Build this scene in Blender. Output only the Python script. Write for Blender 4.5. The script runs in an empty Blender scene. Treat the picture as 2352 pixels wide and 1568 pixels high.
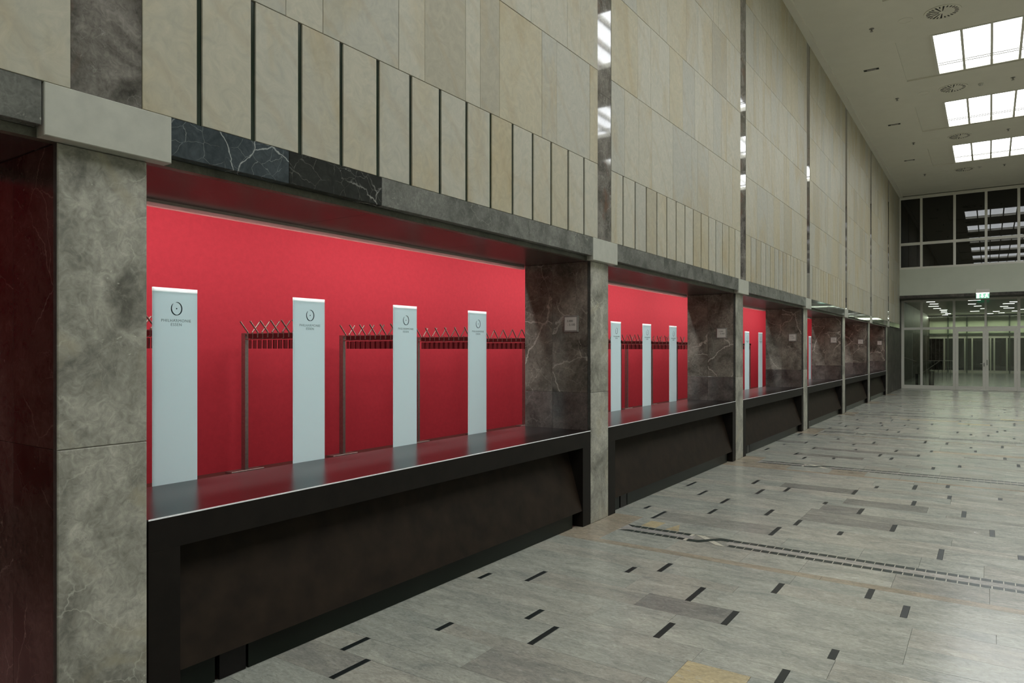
import bpy, bmesh, math, random
from mathutils import Vector
rnd = random.Random(7)
S = bpy.context.scene
COL = S.collection

# ------------------------------------------------------------------ camera, world, lights, exposure
FPX = 1610.0
CAMX, CAMH = 3.124, 1.65
TH = math.atan((2272 - 1176) / FPX)
cd = bpy.data.cameras.new('camera')
cam = bpy.data.objects.new('camera', cd)
COL.objects.link(cam)
cam.location = (CAMX, 0, CAMH)
cam.rotation_euler = (math.radians(90), 0, TH)
cd.sensor_width = 36.0
cd.lens = FPX * 36.0 / 2352.0
cd.shift_y = 19.0 / 2352.0
cd.clip_end = 200
S.camera = cam
S.view_settings.view_transform = 'Standard'
S.view_settings.look = 'None'
S.view_settings.gamma = 1
S.view_settings.use_curve_mapping = False
S.view_settings.exposure = 0.35

w = bpy.data.worlds.new('world')
S.world = w
w.use_nodes = True
w.node_tree.nodes['Background'].inputs[0].default_value = (0.75, 0.86, 1.0, 1)
w.node_tree.nodes['Background'].inputs[1].default_value = 0.05

SKY_L = 5.2        # radiance of the rooflight panes
BAY = 4.608
PY0 = 1.312        # left edge of first pillar
PY1 = 1.680
NP = 7

def area(name, loc, rot, sx, sy, power, col):
    l = bpy.data.lights.new(name, 'AREA')
    l.shape = 'RECTANGLE'
    l.size = sx
    l.size_y = sy
    l.energy = power
    l.color = col
    o = bpy.data.objects.new(name, l)
    COL.objects.link(o)
    o.location = loc
    o.rotation_euler = rot
    return o

# cloakroom tubes: one row of lamps under the cloakroom ceiling in front of the red wall
for i in range(-1, 7):
    area('cloakroom_wall_light', (-3.75, PY1 + BAY * i + 2.1, 3.62), (0, math.radians(36), 0), 0.16, 4.1, 46 if i >= 0 else 9, (1.0, 0.94, 0.88))
    l = area('panel_fill_light', (-1.20, PY1 + BAY * i + 2.1, 3.66), (0, 0, 0), 0.12, 4.1, 96 if i >= 0 else 40, (0.93, 0.98, 1.0))  # unseen second row, added to brighten the frosted panels from above
    l.data.spread = math.radians(56)
# foyer lamps behind the glass doors
for x, y in ((1, 39), (5, 42), (2, 50), (6, 55)):
    area('foyer_ceiling_light', (x, y, 4.05), (0, 0, 0), 2.0, 0.4, 20, (0.95, 1.0, 0.9))
# unseen light added before the far foyer glazing to brighten its pale blinds
area('blind_fill_light', (3, 59.3, 4.0), (math.radians(-20), 0, 0), 8.0, 0.2, 110, (0.95, 1.0, 0.82))

# ------------------------------------------------------------------ node helpers
def newmat(name):
    m = bpy.data.materials.new(name)
    m.use_nodes = True
    nt = m.node_tree
    b = nt.nodes['Principled BSDF']
    return m, nt, b

def nd(nt, typ, **kw):
    n = nt.nodes.new(typ)
    for k, v in kw.items():
        if isinstance(k, str) and hasattr(n, k):
            setattr(n, k, v)
        else:
            n.inputs[k].default_value = v
    return n

def coords(nt, scale=(1, 1, 1), spread=40.0):
    """world position, shifted by a random offset per object so that no two slabs match"""
    g = nt.nodes.new('ShaderNodeNewGeometry')
    oi = nt.nodes.new('ShaderNodeObjectInfo')
    mu = nt.nodes.new('ShaderNodeMath'); mu.operation = 'MULTIPLY'; mu.inputs[1].default_value = spread
    nt.links.new(oi.outputs['Random'], mu.inputs[0])
    ad = nt.nodes.new('ShaderNodeVectorMath'); ad.operation = 'ADD'
    nt.links.new(g.outputs['Position'], ad.inputs[0])
    nt.links.new(mu.outputs[0], ad.inputs[1])
    ma = nt.nodes.new('ShaderNodeVectorMath'); ma.operation = 'MULTIPLY'
    nt.links.new(ad.outputs[0], ma.inputs[0])
    ma.inputs[1].default_value = scale
    return ma.outputs[0], oi.outputs['Random']

def noise(nt, vec, scale, detail=4, rough=0.55, dist=0.0):
    n = nt.nodes.new('ShaderNodeTexNoise')
    n.inputs['Scale'].default_value = scale
    n.inputs['Detail'].default_value = detail
    n.inputs['Roughness'].default_value = rough
    n.inputs['Distortion'].default_value = dist
    nt.links.new(vec, n.inputs['Vector'])
    return n

def ramp(nt, fac, stops):
    r = nt.nodes.new('ShaderNodeValToRGB')
    e = r.color_ramp.elements
    while len(e) < len(stops):
        e.new(0.5)
    for el, (p, c) in zip(e, stops):
        el.position = p
        el.color = (*c, 1) if len(c) == 3 else c
    nt.links.new(fac, r.inputs[0])
    return r

def mix(nt, fac, a, b, mode='MIX'):
    m = nt.nodes.new('ShaderNodeMix')
    m.data_type = 'RGBA'
    m.blend_type = mode
    for sock, v in ((0, fac), (6, a), (7, b)):
        if hasattr(v, 'is_linked') or hasattr(v, 'links'):
            nt.links.new(v, m.inputs[sock])
        elif sock == 0:
            m.inputs[0].default_value = v
        else:
            m.inputs[sock].default_value = (*v, 1)
    return m.outputs[2]

def bump(nt, h, strength, dist, b):
    n = nt.nodes.new('ShaderNodeBump')
    n.inputs['Strength'].default_value = strength
    n.inputs['Distance'].default_value = dist
    nt.links.new(h, n.inputs['Height'])
    nt.links.new(n.outputs[0], b.inputs['Normal'])

def marble(name, dark, light, vein, rough=0.25, vscale=1.6, vwidth=0.012, vamt=0.7, mscale=3.0, fossil=0.0, warm=None, spec=0.5, warp=0.45, mlo=0.46):
    m, nt, b = newmat(name)
    v, r = coords(nt)
    n1 = noise(nt, v, mscale, 8, 0.62, 0.6)
    n2 = noise(nt, v, mscale * 7, 6, 0.65, 1.5)
    base = ramp(nt, n1.outputs[0], [(0.32, dark), (0.68, light)]).outputs[0]
    fine = ramp(nt, n2.outputs[0], [(0.3, (0.55, 0.55, 0.55)), (0.7, (1.40, 1.40, 1.40))]).outputs[0]
    base = mix(nt, 0.7, base, fine, 'MULTIPLY')
    if warm:
        n4 = noise(nt, v, 2.2, 4, 0.6, 1.0)
        f4 = ramp(nt, n4.outputs[0], [(0.56, (0, 0, 0)), (0.72, (1, 1, 1))]).outputs[0]
        base = mix(nt, f4, base, warm)
    # warped coordinates for the veins
    n3 = noise(nt, v, 2.5, 5, 0.6)
    add = nt.nodes.new('ShaderNodeVectorMath'); add.operation = 'MULTIPLY_ADD'
    nt.links.new(n3.outputs['Color'], add.inputs[0])
    add.inputs[1].default_value = (warp, warp, warp)
    nt.links.new(v, add.inputs[2])
    for sc, wd, am in ((vscale, vwidth, vamt), (vscale * 3.1, vwidth * 0.9, vamt * 0.5)):
        vo = nt.nodes.new('ShaderNodeTexVoronoi')
        vo.feature = 'DISTANCE_TO_EDGE'
        vo.inputs['Scale'].default_value = sc
        nt.links.new(add.outputs[0], vo.inputs['Vector'])
        vr = ramp(nt, vo.outputs[0], [(0.0, (am, am, am)), (wd, (0, 0, 0))]).outputs[0]
        nm = noise(nt, v, sc * 0.8, 3)
        msk = ramp(nt, nm.outputs[0], [(mlo, (0, 0, 0)), (mlo + 0.14, (1, 1, 1))]).outputs[0]
        f = mix(nt, 1.0, vr, msk, 'MULTIPLY')
        base = mix(nt, f, base, vein)
    if fossil:
        vo = nt.nodes.new('ShaderNodeTexVoronoi')
        vo.inputs['Scale'].default_value = 26
        nt.links.new(add.outputs[0], vo.inputs['Vector'])
        f = ramp(nt, vo.outputs[0], [(0.05, (fossil,) * 3), (0.2, (0, 0, 0))]).outputs[0]
        nm = noise(nt, v, 5, 3)
        msk = ramp(nt, nm.outputs[0], [(0.55, (0, 0, 0)), (0.66, (1, 1, 1))]).outputs[0]
        base = mix(nt, mix(nt, 1.0, f, msk, 'MULTIPLY'), base, vein)
    nt.links.new(base, b.inputs['Base Color'])
    b.inputs['Roughness'].default_value = rough
    b.inputs['Specular IOR Level'].default_value = spec
    return m

def plain(name, col, rough=0.5, metal=0.0, grain=0.06, gscale=60, spec=0.5, bmp=0.0):
    m, nt, b = newmat(name)
    v, r = coords(nt)
    n = noise(nt, v, gscale, 3)
    lo = tuple(c * (1 - grain) for c in col)
    hi = tuple(min(1, c * (1 + grain)) for c in col)
    nt.links.new(ramp(nt, n.outputs[0], [(0.3, lo), (0.7, hi)]).outputs[0], b.inputs['Base Color'])
    b.inputs['Roughness'].default_value = rough
    b.inputs['Metallic'].default_value = metal
    b.inputs['Specular IOR Level'].default_value = spec
    if bmp:
        bump(nt, n.outputs[0], bmp, 0.002, b)
    return m

def emit(name, col, strength):
    m, nt, b = newmat(name)
    b.inputs['Base Color'].default_value = (0.8, 0.8, 0.8, 1)
    b.inputs['Emission Color'].default_value = (*col, 1)
    b.inputs['Emission Strength'].default_value = strength
    b.inputs['Roughness'].default_value = 0.4
    return m

def sandstone():
    m, nt, b = newmat('cream_sandstone')
    v, r = coords(nt, (1, 1, 1))
    tone = ramp(nt, r, [(0.0, (0.37, 0.355, 0.295)), (0.35, (0.425, 0.40, 0.32)), (0.7, (0.41, 0.38, 0.295)), (0.88, (0.41, 0.365, 0.255)), (1.0, (0.34, 0.31, 0.235))]).outputs[0]
    v2, _ = coords(nt, (1, 1.0, 0.45))
    n1 = noise(nt, v2, 1.5, 5, 0.55, 0.9)
    st = ramp(nt, n1.outputs[0], [(0.50, (0, 0, 0)), (0.72, (0.80, 0.80, 0.80))]).outputs[0]
    c = mix(nt, st, tone, (0.37, 0.295, 0.165))
    n2 = noise(nt, v, 9, 6, 0.65, 2.0)
    c = mix(nt, 0.9, c, ramp(nt, n2.outputs[0], [(0.3, (0.84, 0.87, 0.88)), (0.7, (1.10, 1.09, 1.07))]).outputs[0], 'MULTIPLY')
    wv = nt.nodes.new('ShaderNodeTexWave')
    wv.wave_type = 'RINGS'
    wv.inputs['Scale'].default_value = 0.7
    wv.inputs['Distortion'].default_value = 9
    wv.inputs['Detail'].default_value = 3
    wv.inputs['Detail Scale'].default_value = 0.8
    nt.links.new(v, wv.inputs['Vector'])
    f = ramp(nt, wv.outputs['Fac'], [(0.92, (0, 0, 0)), (1.0, (0.22, 0.22, 0.22))]).outputs[0]
    c = mix(nt, f, c, (0.33, 0.26, 0.16))
    nt.links.new(c, b.inputs['Base Color'])
    b.inputs['Roughness'].default_value = 0.55
    b.inputs['Specular IOR Level'].default_value = 0.35
    return m

def floorstone(name, stops, rough=0.22, mul=1.0):
    m, nt, b = newmat(name)
    v, r = coords(nt)
    tone = ramp(nt, r, stops).outputs[0]
    v2, _ = coords(nt, (0.5, 1.2, 1))
    n1 = noise(nt, v2, 4.5, 9, 0.72, 0.8)
    c = mix(nt, 0.75, tone, ramp(nt, n1.outputs[0], [(0.30, (0.62, 0.65, 0.68)), (0.70, (1.34, 1.32, 1.28))]).outputs[0], 'MULTIPLY')
    n2 = noise(nt, v2, 34, 7, 0.8, 1.5)
    c = mix(nt, 0.6, c, ramp(nt, n2.outputs[0], [(0.32, (0.45, 0.46, 0.47)), (0.68, (1.52, 1.52, 1.50))]).outputs[0], 'MULTIPLY')
    n3 = noise(nt, v2, 8, 6, 0.75, 4.0)
    f = ramp(nt, n3.outputs[0], [(0.60, (0, 0, 0)), (0.645, (0.55, 0.55, 0.55)), (0.69, (0, 0, 0))]).outputs[0]
    c = mix(nt, f, c, (0.46, 0.46, 0.42))
    f = ramp(nt, n3.outputs[0], [(0.33, (0.45, 0.45, 0.45)), (0.37, (0, 0, 0))]).outputs[0]
    c = mix(nt, f, c, (0.15, 0.16, 0.15))
    nt.links.new(c, b.inputs['Base Color'])
    rr = ramp(nt, n1.outputs[0], [(0.3, (rough * 0.8,) * 3), (0.7, (rough * 1.25,) * 3)]).outputs[0]
    nt.links.new(rr, b.inputs['Roughness'])
    b.inputs['Specular IOR Level'].default_value = 0.5
    return m

M = {}
M['cream'] = sandstone()
M['pale_block'] = plain('pale_grey_limestone', (0.40, 0.40, 0.34), 0.5, grain=0.07, gscale=14)
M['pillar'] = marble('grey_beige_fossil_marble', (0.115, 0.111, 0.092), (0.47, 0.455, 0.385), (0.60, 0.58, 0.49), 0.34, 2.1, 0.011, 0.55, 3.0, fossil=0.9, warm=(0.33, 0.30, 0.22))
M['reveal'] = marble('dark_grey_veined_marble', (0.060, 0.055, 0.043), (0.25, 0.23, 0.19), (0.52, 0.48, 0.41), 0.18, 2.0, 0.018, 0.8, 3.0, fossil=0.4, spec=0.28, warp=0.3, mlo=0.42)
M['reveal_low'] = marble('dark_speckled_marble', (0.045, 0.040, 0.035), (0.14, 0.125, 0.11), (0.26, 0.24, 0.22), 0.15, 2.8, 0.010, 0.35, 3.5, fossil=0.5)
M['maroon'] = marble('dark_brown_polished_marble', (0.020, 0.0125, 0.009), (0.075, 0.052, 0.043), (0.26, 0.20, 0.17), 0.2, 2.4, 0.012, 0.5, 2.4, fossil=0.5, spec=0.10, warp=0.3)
M['blueslab'] = marble('dark_blue_veined_marble', (0.030, 0.040, 0.046), (0.058, 0.072, 0.080), (0.42, 0.44, 0.42), 0.22, 3.2, 0.011, 0.85, 2.5, warp=0.16, mlo=0.36, spec=0.35)
M['blackslab'] = marble('black_veined_marble', (0.010, 0.011, 0.010), (0.024, 0.025, 0.023), (0.36, 0.36, 0.33), 0.2, 3.0, 0.013, 0.8, 2.5, warp=0.22, mlo=0.38, spec=0.25)
M['greyslab'] = marble('grey_fossil_marble', (0.070, 0.072, 0.064), (0.185, 0.185, 0.165), (0.44, 0.43, 0.37), 0.24, 2.6, 0.010, 0.5, 4.0, fossil=0.6)
M['pilaster'] = marble('polished_grey_brown_marble', (0.040, 0.036, 0.031), (0.24, 0.22, 0.195), (0.42, 0.40, 0.38), 0.045, 3.2, 0.014, 0.6, 4.2, fossil=0.8, warm=(0.15, 0.085, 0.06), spec=0.65)
M['polfrieze'] = marble('polished_grey_frieze_marble', (0.050, 0.052, 0.046), (0.15, 0.15, 0.13), (0.36, 0.35, 0.31), 0.05, 2.6, 0.010, 0.5, 4.0, fossil=0.5, spec=0.6)
M['soffit'] = marble('polished_dark_soffit_marble', (0.035, 0.030, 0.027), (0.070, 0.060, 0.052), (0.22, 0.20, 0.17), 0.26, 1.6, 0.012, 0.5, 2.5, spec=0.6)
M['corner'] = plain('grey_stone_edge', (0.055, 0.057, 0.05), 0.6, grain=0.3, gscale=25, spec=0.2)
M['lip'] = marble('grey_green_lip_marble', (0.050, 0.050, 0.036), (0.115, 0.112, 0.085), (0.25, 0.24, 0.20), 0.35, 3.0, 0.012, 0.4, 4)
M['darkwall'] = marble('dark_end_wall_marble', (0.014, 0.013, 0.010), (0.105, 0.095, 0.078), (0.22, 0.21, 0.18), 0.5, 1.8, 0.012, 0.45, 2.2, fossil=0.25, spec=0.2)
M['slot'] = plain('dark_green_glass', (0.010, 0.020, 0.013), 0.10, spec=0.7)
M['red'] = plain('red_painted_wall', (0.56, 0.040, 0.062), 0.75, grain=0.05, gscale=18, spec=0.2)
M['cloakceil'] = plain('white_cloakroom_ceiling', (0.55, 0.50, 0.45), 0.8)
M['cloakfloor'] = plain('dark_red_brown_linoleum', (0.10, 0.035, 0.030), 0.5)
M['trimdull'] = plain('dull_brown_grey_trim', (0.30, 0.24, 0.21), 0.5)
M['counter'] = plain('dark_brown_wood', (0.0085, 0.0065, 0.0050), 0.5, grain=0.25, gscale=9, spec=0.16)
M['counterpanel'] = plain('dark_brown_veneer', (0.0165, 0.0105, 0.0065), 0.55, grain=0.35, gscale=7, spec=0.14)
M['countertop'] = plain('satin_black_brown_worktop', (0.009, 0.0075, 0.007), 0.25, grain=0.1, gscale=40, spec=0.20)
M['kick'] = plain('black_green_kick_glass', (0.006, 0.009, 0.006), 0.3, spec=0.2)
M['void'] = plain('black_recess', (0.003, 0.003, 0.003), 0.6)
M['edge'] = plain('painted_glint_metal_edge', (0.93, 0.94, 0.96), 0.3, metal=0.0, spec=1.0)  # near-white, non-metal colour paints the highlight on the metal strip
M['steel'] = plain('brushed_steel', (0.36, 0.33, 0.31), 0.38, metal=0.85, grain=0.12, gscale=30)
M['rod'] = plain('polished_steel_rod', (0.26, 0.17, 0.15), 0.38, metal=0.6)
M['plate'] = plain('dark_red_number_plate', (0.060, 0.010, 0.010), 0.35)
M['tag'] = plain('smoky_red_tag', (0.17, 0.030, 0.035), 0.3)
M['ceil'] = plain('grey_white_ceiling_paint', (0.66, 0.635, 0.54), 0.85, grain=0.02, gscale=3)
M['wallpaint'] = plain('grey_white_wall_paint', (0.47, 0.49, 0.40), 0.8, grain=0.03, gscale=2)
M['frame'] = plain('pale_grey_painted_frame', (0.60, 0.58, 0.51), 0.45)
M['skyframe'] = plain('pale_grey_rooflight_frame', (0.66, 0.64, 0.55), 0.5)
M['black'] = plain('black_inlay', (0.012, 0.016, 0.015), 0.35, grain=0.3, gscale=40)
M['inlay'] = plain('dark_green_inlay_stone', (0.026, 0.036, 0.030), 0.32, grain=0.45, gscale=25)
M['white_inlay'] = plain('cream_inlay_marble', (0.50, 0.47, 0.38), 0.3)
M['ventdark'] = plain('black_vent_gap', (0.012, 0.011, 0.008), 0.8)
M['sign'] = plain('pale_sign_face', (0.52, 0.51, 0.46), 0.4, grain=0.02)
M['signframe'] = plain('grey_metal_sign_frame', (0.24, 0.23, 0.21), 0.35, metal=0.3)
M['ink'] = plain('dark_print', (0.05, 0.05, 0.04), 0.5)
M['teal'] = plain('dark_teal_print', (0.004, 0.045, 0.06), 0.4)
M['tealpale'] = plain('pale_teal_print', (0.27, 0.37, 0.37), 0.4)
GREY = [(0.0, (0.310, 0.315, 0.275)), (0.3, (0.355, 0.348, 0.298)), (0.5, (0.325, 0.328, 0.285)), (0.8, (0.375, 0.357, 0.303)), (0.95, (0.305, 0.290, 0.248)), (1.0, (0.27, 0.26, 0.225))]
M['floor'] = floorstone('grey_green_floor_stone', GREY)
M['floordark'] = floorstone('darker_grey_floor_stone', [(0.0, (0.20, 0.195, 0.17)), (1.0, (0.23, 0.22, 0.195))])
M['floortan'] = floorstone('tan_floor_stone', [(0.0, (0.30, 0.255, 0.19)), (0.5, (0.34, 0.285, 0.215)), (1.0, (0.32, 0.24, 0.175))])
M['flooryellow'] = floorstone('cream_yellow_floor_stone', [(0.0, (0.44, 0.36, 0.21)), (1.0, (0.46, 0.37, 0.23))])
M['floorrose'] = floorstone('rose_grey_floor_stone', [(0.0, (0.33, 0.31, 0.285)), (1.0, (0.36, 0.335, 0.30))])
M['foyerfloor'] = floorstone('dark_grey_green_foyer_floor', [(0.0, (0.12, 0.135, 0.115)), (1.0, (0.12, 0.135, 0.115))])
M['grout'] = plain('pale_grout', (0.30, 0.285, 0.24), 0.7)
M['pane'] = emit('rooflight_glass_glow', (0.93, 0.97, 1.0), SKY_L)
M['lampglow'] = emit('fluorescent_lamp_glow', (1.0, 1.0, 1.0), 6.0)
M['signglow'] = emit('white_lit_sign', (0.95, 1.0, 0.9), 2.2)
M['signgreen'] = emit('green_lit_sign', (0.0, 0.33, 0.16), 1.0)
M['foyerwhite'] = plain('pale_lit_blind', (0.50, 0.54, 0.40), 0.8)
M['greenframe'] = plain('dark_green_frame', (0.05, 0.065, 0.045), 0.45)
M['nightwall'] = plain('brown_night_yard', (0.020, 0.014, 0.009), 0.8, grain=0.7, gscale=1.0)

def glassmat(name, col, rough, alpha_mix, tint=(0.9, 1, 0.95)):
    m, nt, b = newmat(name)
    nt.nodes.remove(b)
    out = nt.nodes['Material Output']
    tr = nt.nodes.new('ShaderNodeBsdfTransparent'); tr.inputs[0].default_value = (*tint, 1)
    gl = nt.nodes.new('ShaderNodeBsdfGlossy'); gl.inputs['Roughness'].default_value = rough
    gl.inputs['Color'].default_value = (*col, 1)
    fr = nt.nodes.new('ShaderNodeFresnel'); fr.inputs[0].default_value = 1.5
    mx = nt.nodes.new('ShaderNodeMath'); mx.operation = 'MULTIPLY_ADD'
    mx.inputs[1].default_value = 1.0; mx.inputs[2].default_value = alpha_mix
    nt.links.new(fr.outputs[0], mx.inputs[0])
    ms = nt.nodes.new('ShaderNodeMixShader')
    nt.links.new(mx.outputs[0], ms.inputs[0])
    nt.links.new(tr.outputs[0], ms.inputs[1])
    nt.links.new(gl.outputs[0], ms.inputs[2])
    nt.links.new(ms.outputs[0], out.inputs[0])
    return m
M['clear'] = glassmat('clear_door_glass', (1, 1, 1), 0.0, 0.03, (0.78, 0.82, 0.76))
M['nightglass'] = plain('black_window_glass', (0.004, 0.004, 0.003), 0.0, grain=0.0, spec=0.6)

def frosted(name, tf, tc):
    m, nt, b = newmat(name)
    b.inputs['Base Color'].default_value = (0.56, 0.70, 0.70, 1)
    b.inputs['Roughness'].default_value = 0.18
    b.inputs['Specular IOR Level'].default_value = 0.5
    out = nt.nodes['Material Output']
    tl = nt.nodes.new('ShaderNodeBsdfTranslucent'); tl.inputs[0].default_value = (*tc, 1)
    ms = nt.nodes.new('ShaderNodeMixShader'); ms.inputs[0].default_value = tf
    nt.links.new(b.outputs[0], ms.inputs[1])
    nt.links.new(tl.outputs[0], ms.inputs[2])
    nt.links.new(ms.outputs[0], out.inputs[0])
    return m
M['frost'] = frosted('pale_frosted_glass', 0.60, (0.78, 0.90, 0.90))
M['frosttop'] = frosted('painted_lit_top_edge', 0.75, (1.0, 1.0, 0.98))  # paler, more translucent copy of the glass; the lit edge is painted in

M['trim'] = frosted('painted_bounce_edge', 0.6, (0.62, 0.37, 0.35))  # pink bounce from the red wall is put into this translucent colour

# ------------------------------------------------------------------ object helpers
def tag(o, label=None, cat=None, group=None, kind=None):
    if label: o['label'] = label
    if cat: o['category'] = cat
    if group: o['group'] = group
    if kind: o['kind'] = kind
    return o

def empty(name, loc=(0, 0, 0), label=None, cat=None, group=None, rz=0.0):
    o = bpy.data.objects.new(name, None)
    o.empty_display_size = 0.1
    COL.objects.link(o)
    o.location = loc
    o.rotation_euler = (0, 0, rz)
    tag(o, label, cat, group)
    return o

class MB:
    """collects boxes, prisms and tubes into one mesh"""
    def __init__(s):
        s.v = []; s.f = []
    def box(s, x0, x1, y0, y1, z0, z1):
        n = len(s.v)
        s.v += [(x0, y0, z0), (x1, y0, z0), (x1, y1, z0), (x0, y1, z0), (x0, y0, z1), (x1, y0, z1), (x1, y1, z1), (x0, y1, z1)]
        s.f += [tuple(n + i for i in q) for q in ((0, 3, 2, 1), (4, 5, 6, 7), (0, 1, 5, 4), (1, 2, 6, 5), (2, 3, 7, 6), (3, 0, 4, 7))]
        return s
    def slab(s, x0, x1, y0, y1, z0, z1, ax='x+', ch=0.003):
        """box whose face on side ax has a small chamfer all round"""
        n = len(s.v)
        b = [[x0, x1], [y0, y1], [z0, z1]]
        a = 'xyz'.index(ax[0]); pos = ax[1] == '+'
        u, w_ = [i for i in range(3) if i != a]
        back, front = (b[a][0], b[a][1]) if pos else (b[a][1], b[a][0])
        sh = front - ch if pos else front + ch
        rings = []
        for lev, ins in ((back, 0), (sh, 0), (front, ch)):
            ring = []
            for cu, cw in ((0, 0), (1, 0), (1, 1), (0, 1)):
                p = [0, 0, 0]
                p[a] = lev
                p[u] = b[u][cu] + (ins if cu == 0 else -ins)
                p[w_] = b[w_][cw] + (ins if cw == 0 else -ins)
                ring.append(tuple(p))
            rings.append(ring)
        for r_ in rings: s.v += r_
        F = [(0, 1, 2, 3), (11, 10, 9, 8)]
        for k in (0, 4):
            for i in range(4):
                j = (i + 1) % 4
                F.append((k + i, k + 4 + i, k + 4 + j, k + j))
        s.f += [tuple(n + i for i in q) for q in F]
        s.fix = True
        return s
    def prism(s, pts, z0, z1):
        n = len(s.v); k = len(pts)
        s.v += [(x, y, z0) for x, y in pts] + [(x, y, z1) for x, y in pts]
        s.f.append(tuple(n + i for i in reversed(range(k))))
        s.f.append(tuple(n + k + i for i in range(k)))
        for i in range(k):
            j = (i + 1) % k
            s.f.append((n + i, n + j, n + k + j, n + k + i))
        s.fix = True
        return s
    def tube(s, p, q, r, seg=8, r2=None):
        p = Vector(p); q = Vector(q); d = (q - p).normalized()
        a = d.orthogonal().normalized(); b_ = d.cross(a)
        n = len(s.v)
        for c, rr in ((p, r), (q, r2 or r)):
            for i in range(seg):
                t = 2 * math.pi * i / seg
                s.v.append(tuple(c + a * math.cos(t) * rr + b_ * math.sin(t) * rr))
        s.f.append(tuple(n + i for i in reversed(range(seg))))
        s.f.append(tuple(n + seg + i for i in range(seg)))
        for i in range(seg):
            j = (i + 1) % seg
            s.f.append((n + i, n + j, n + seg + j, n + seg + i))
        return s
    def mesh(s, name):
        me = bpy.data.meshes.new(name)
        me.from_pydata(s.v, [], s.f)
        bm = bmesh.new(); bm.from_mesh(me)
        bmesh.ops.recalc_face_normals(bm, faces=bm.faces)
        bm.to_mesh(me); bm.free()
        me.update()
        return me
    def build(s, name, mat, parent=None, loc=None):
        """vertices are world coordinates; the object sits at loc (or its parent's place)"""
        wl = Vector(loc) if loc is not None else (Vector(parent.location) if parent and parent.parent is None and parent.type == 'EMPTY' else Vector((0, 0, 0)))
        if wl.length:
            s.v = [tuple(Vector(v) - wl) for v in s.v]
        me = s.mesh(name)
        me.materials.append(mat)
        o = bpy.data.objects.new(name, me)
        COL.objects.link(o)
        if parent:
            o.parent = parent
            if loc is not None:
                o.location = wl - Vector(parent.location)
        elif loc is not None:
            o.location = wl
        return o

def inst(name, me, parent, loc):
    o = bpy.data.objects.new(name, me)
    COL.objects.link(o)
    o.parent = parent
    o.location = loc
    return o

def struct(o):
    o['kind'] = 'structure'
    return o

def copy_tree(o, parent=None):
    c = o.copy(); COL.objects.link(c)
    c.parent = parent
    for ch in KIDS.get(o.name, []):
        copy_tree(ch, c)
    return c

KIDS = {}
def index_kids(root):
    KIDS[root.name] = [o for o in COL.objects if o.parent == root]
    for k in KIDS[root.name]:
        index_kids(k)

def text_mesh(body, size, mat, name='lettering', space=1.0):
    c = bpy.data.curves.new(name, 'FONT')
    c.body = body; c.size = size; c.align_x = 'CENTER'; c.space_character = space
    c.extrude = 0.0004
    o = bpy.data.objects.new(name, c)
    COL.objects.link(o)
    dg = bpy.context.evaluated_depsgraph_get()
    me = bpy.data.meshes.new_from_object(o.evaluated_get(dg))
    me.name = name
    bpy.data.objects.remove(o)
    bpy.data.curves.remove(c)
    me.materials.clear(); me.materials.append(mat)
    return me

# ================================================================== FLOOR
HX = 10.0             # hall width
YB, YE = -6.0, 34.4   # hall ends
floor = struct(MB().box(-0.08, HX, YB, YE, -0.2, -0.012).build('floor', M['grout']))

near_rows = [2.40, 2.66, 2.86, 3.16, 3.305, 3.605, 3.79, 4.05, 4.195, 4.46, 4.775, 4.93, 5.17, 5.40]
mid_rows = [6.45, 6.80, 6.95, 7.20, 7.50, 7.78, 8.08, 8.21, 8.53, 8.80, 9.11, 9.35, 9.51, 9.84, 10.06]
dashes = [(0.182, 2.661), (0.436, 3.161), (0.994, 3.301), (2.26, 3.607), (0.777, 3.614), (1.543, 3.794), (2.426, 4.05), (0.077, 4.052),
          (1.805, 4.194), (0.391, 4.19), (1.484, 4.463), (0.90, 4.78), (2.686, 4.93), (1.914, 4.93), (1.09, 4.93), (2.456, 5.17),
          (2.80, 6.48), (1.512, 6.48), (0.393, 6.48), (2.016, 6.80), (3.332, 6.80), (0.159, 6.81), (1.612, 6.953), (0.788, 6.953),
          (2.392, 7.197), (1.279, 7.21), (3.147, 7.505), (0.738, 7.51), (2.037, 7.772), (0.39, 7.79), (1.664, 8.074), (2.914, 8.22),
          (0.919, 8.22), (0.096, 8.22), (2.453, 8.526), (1.151, 8.545), (1.835, 8.81), (0.714, 8.81), (2.757, 9.119), (2.005, 9.365),
          (3.225, 9.366), (2.386, 9.52), (2.711, 9.848)]
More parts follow.
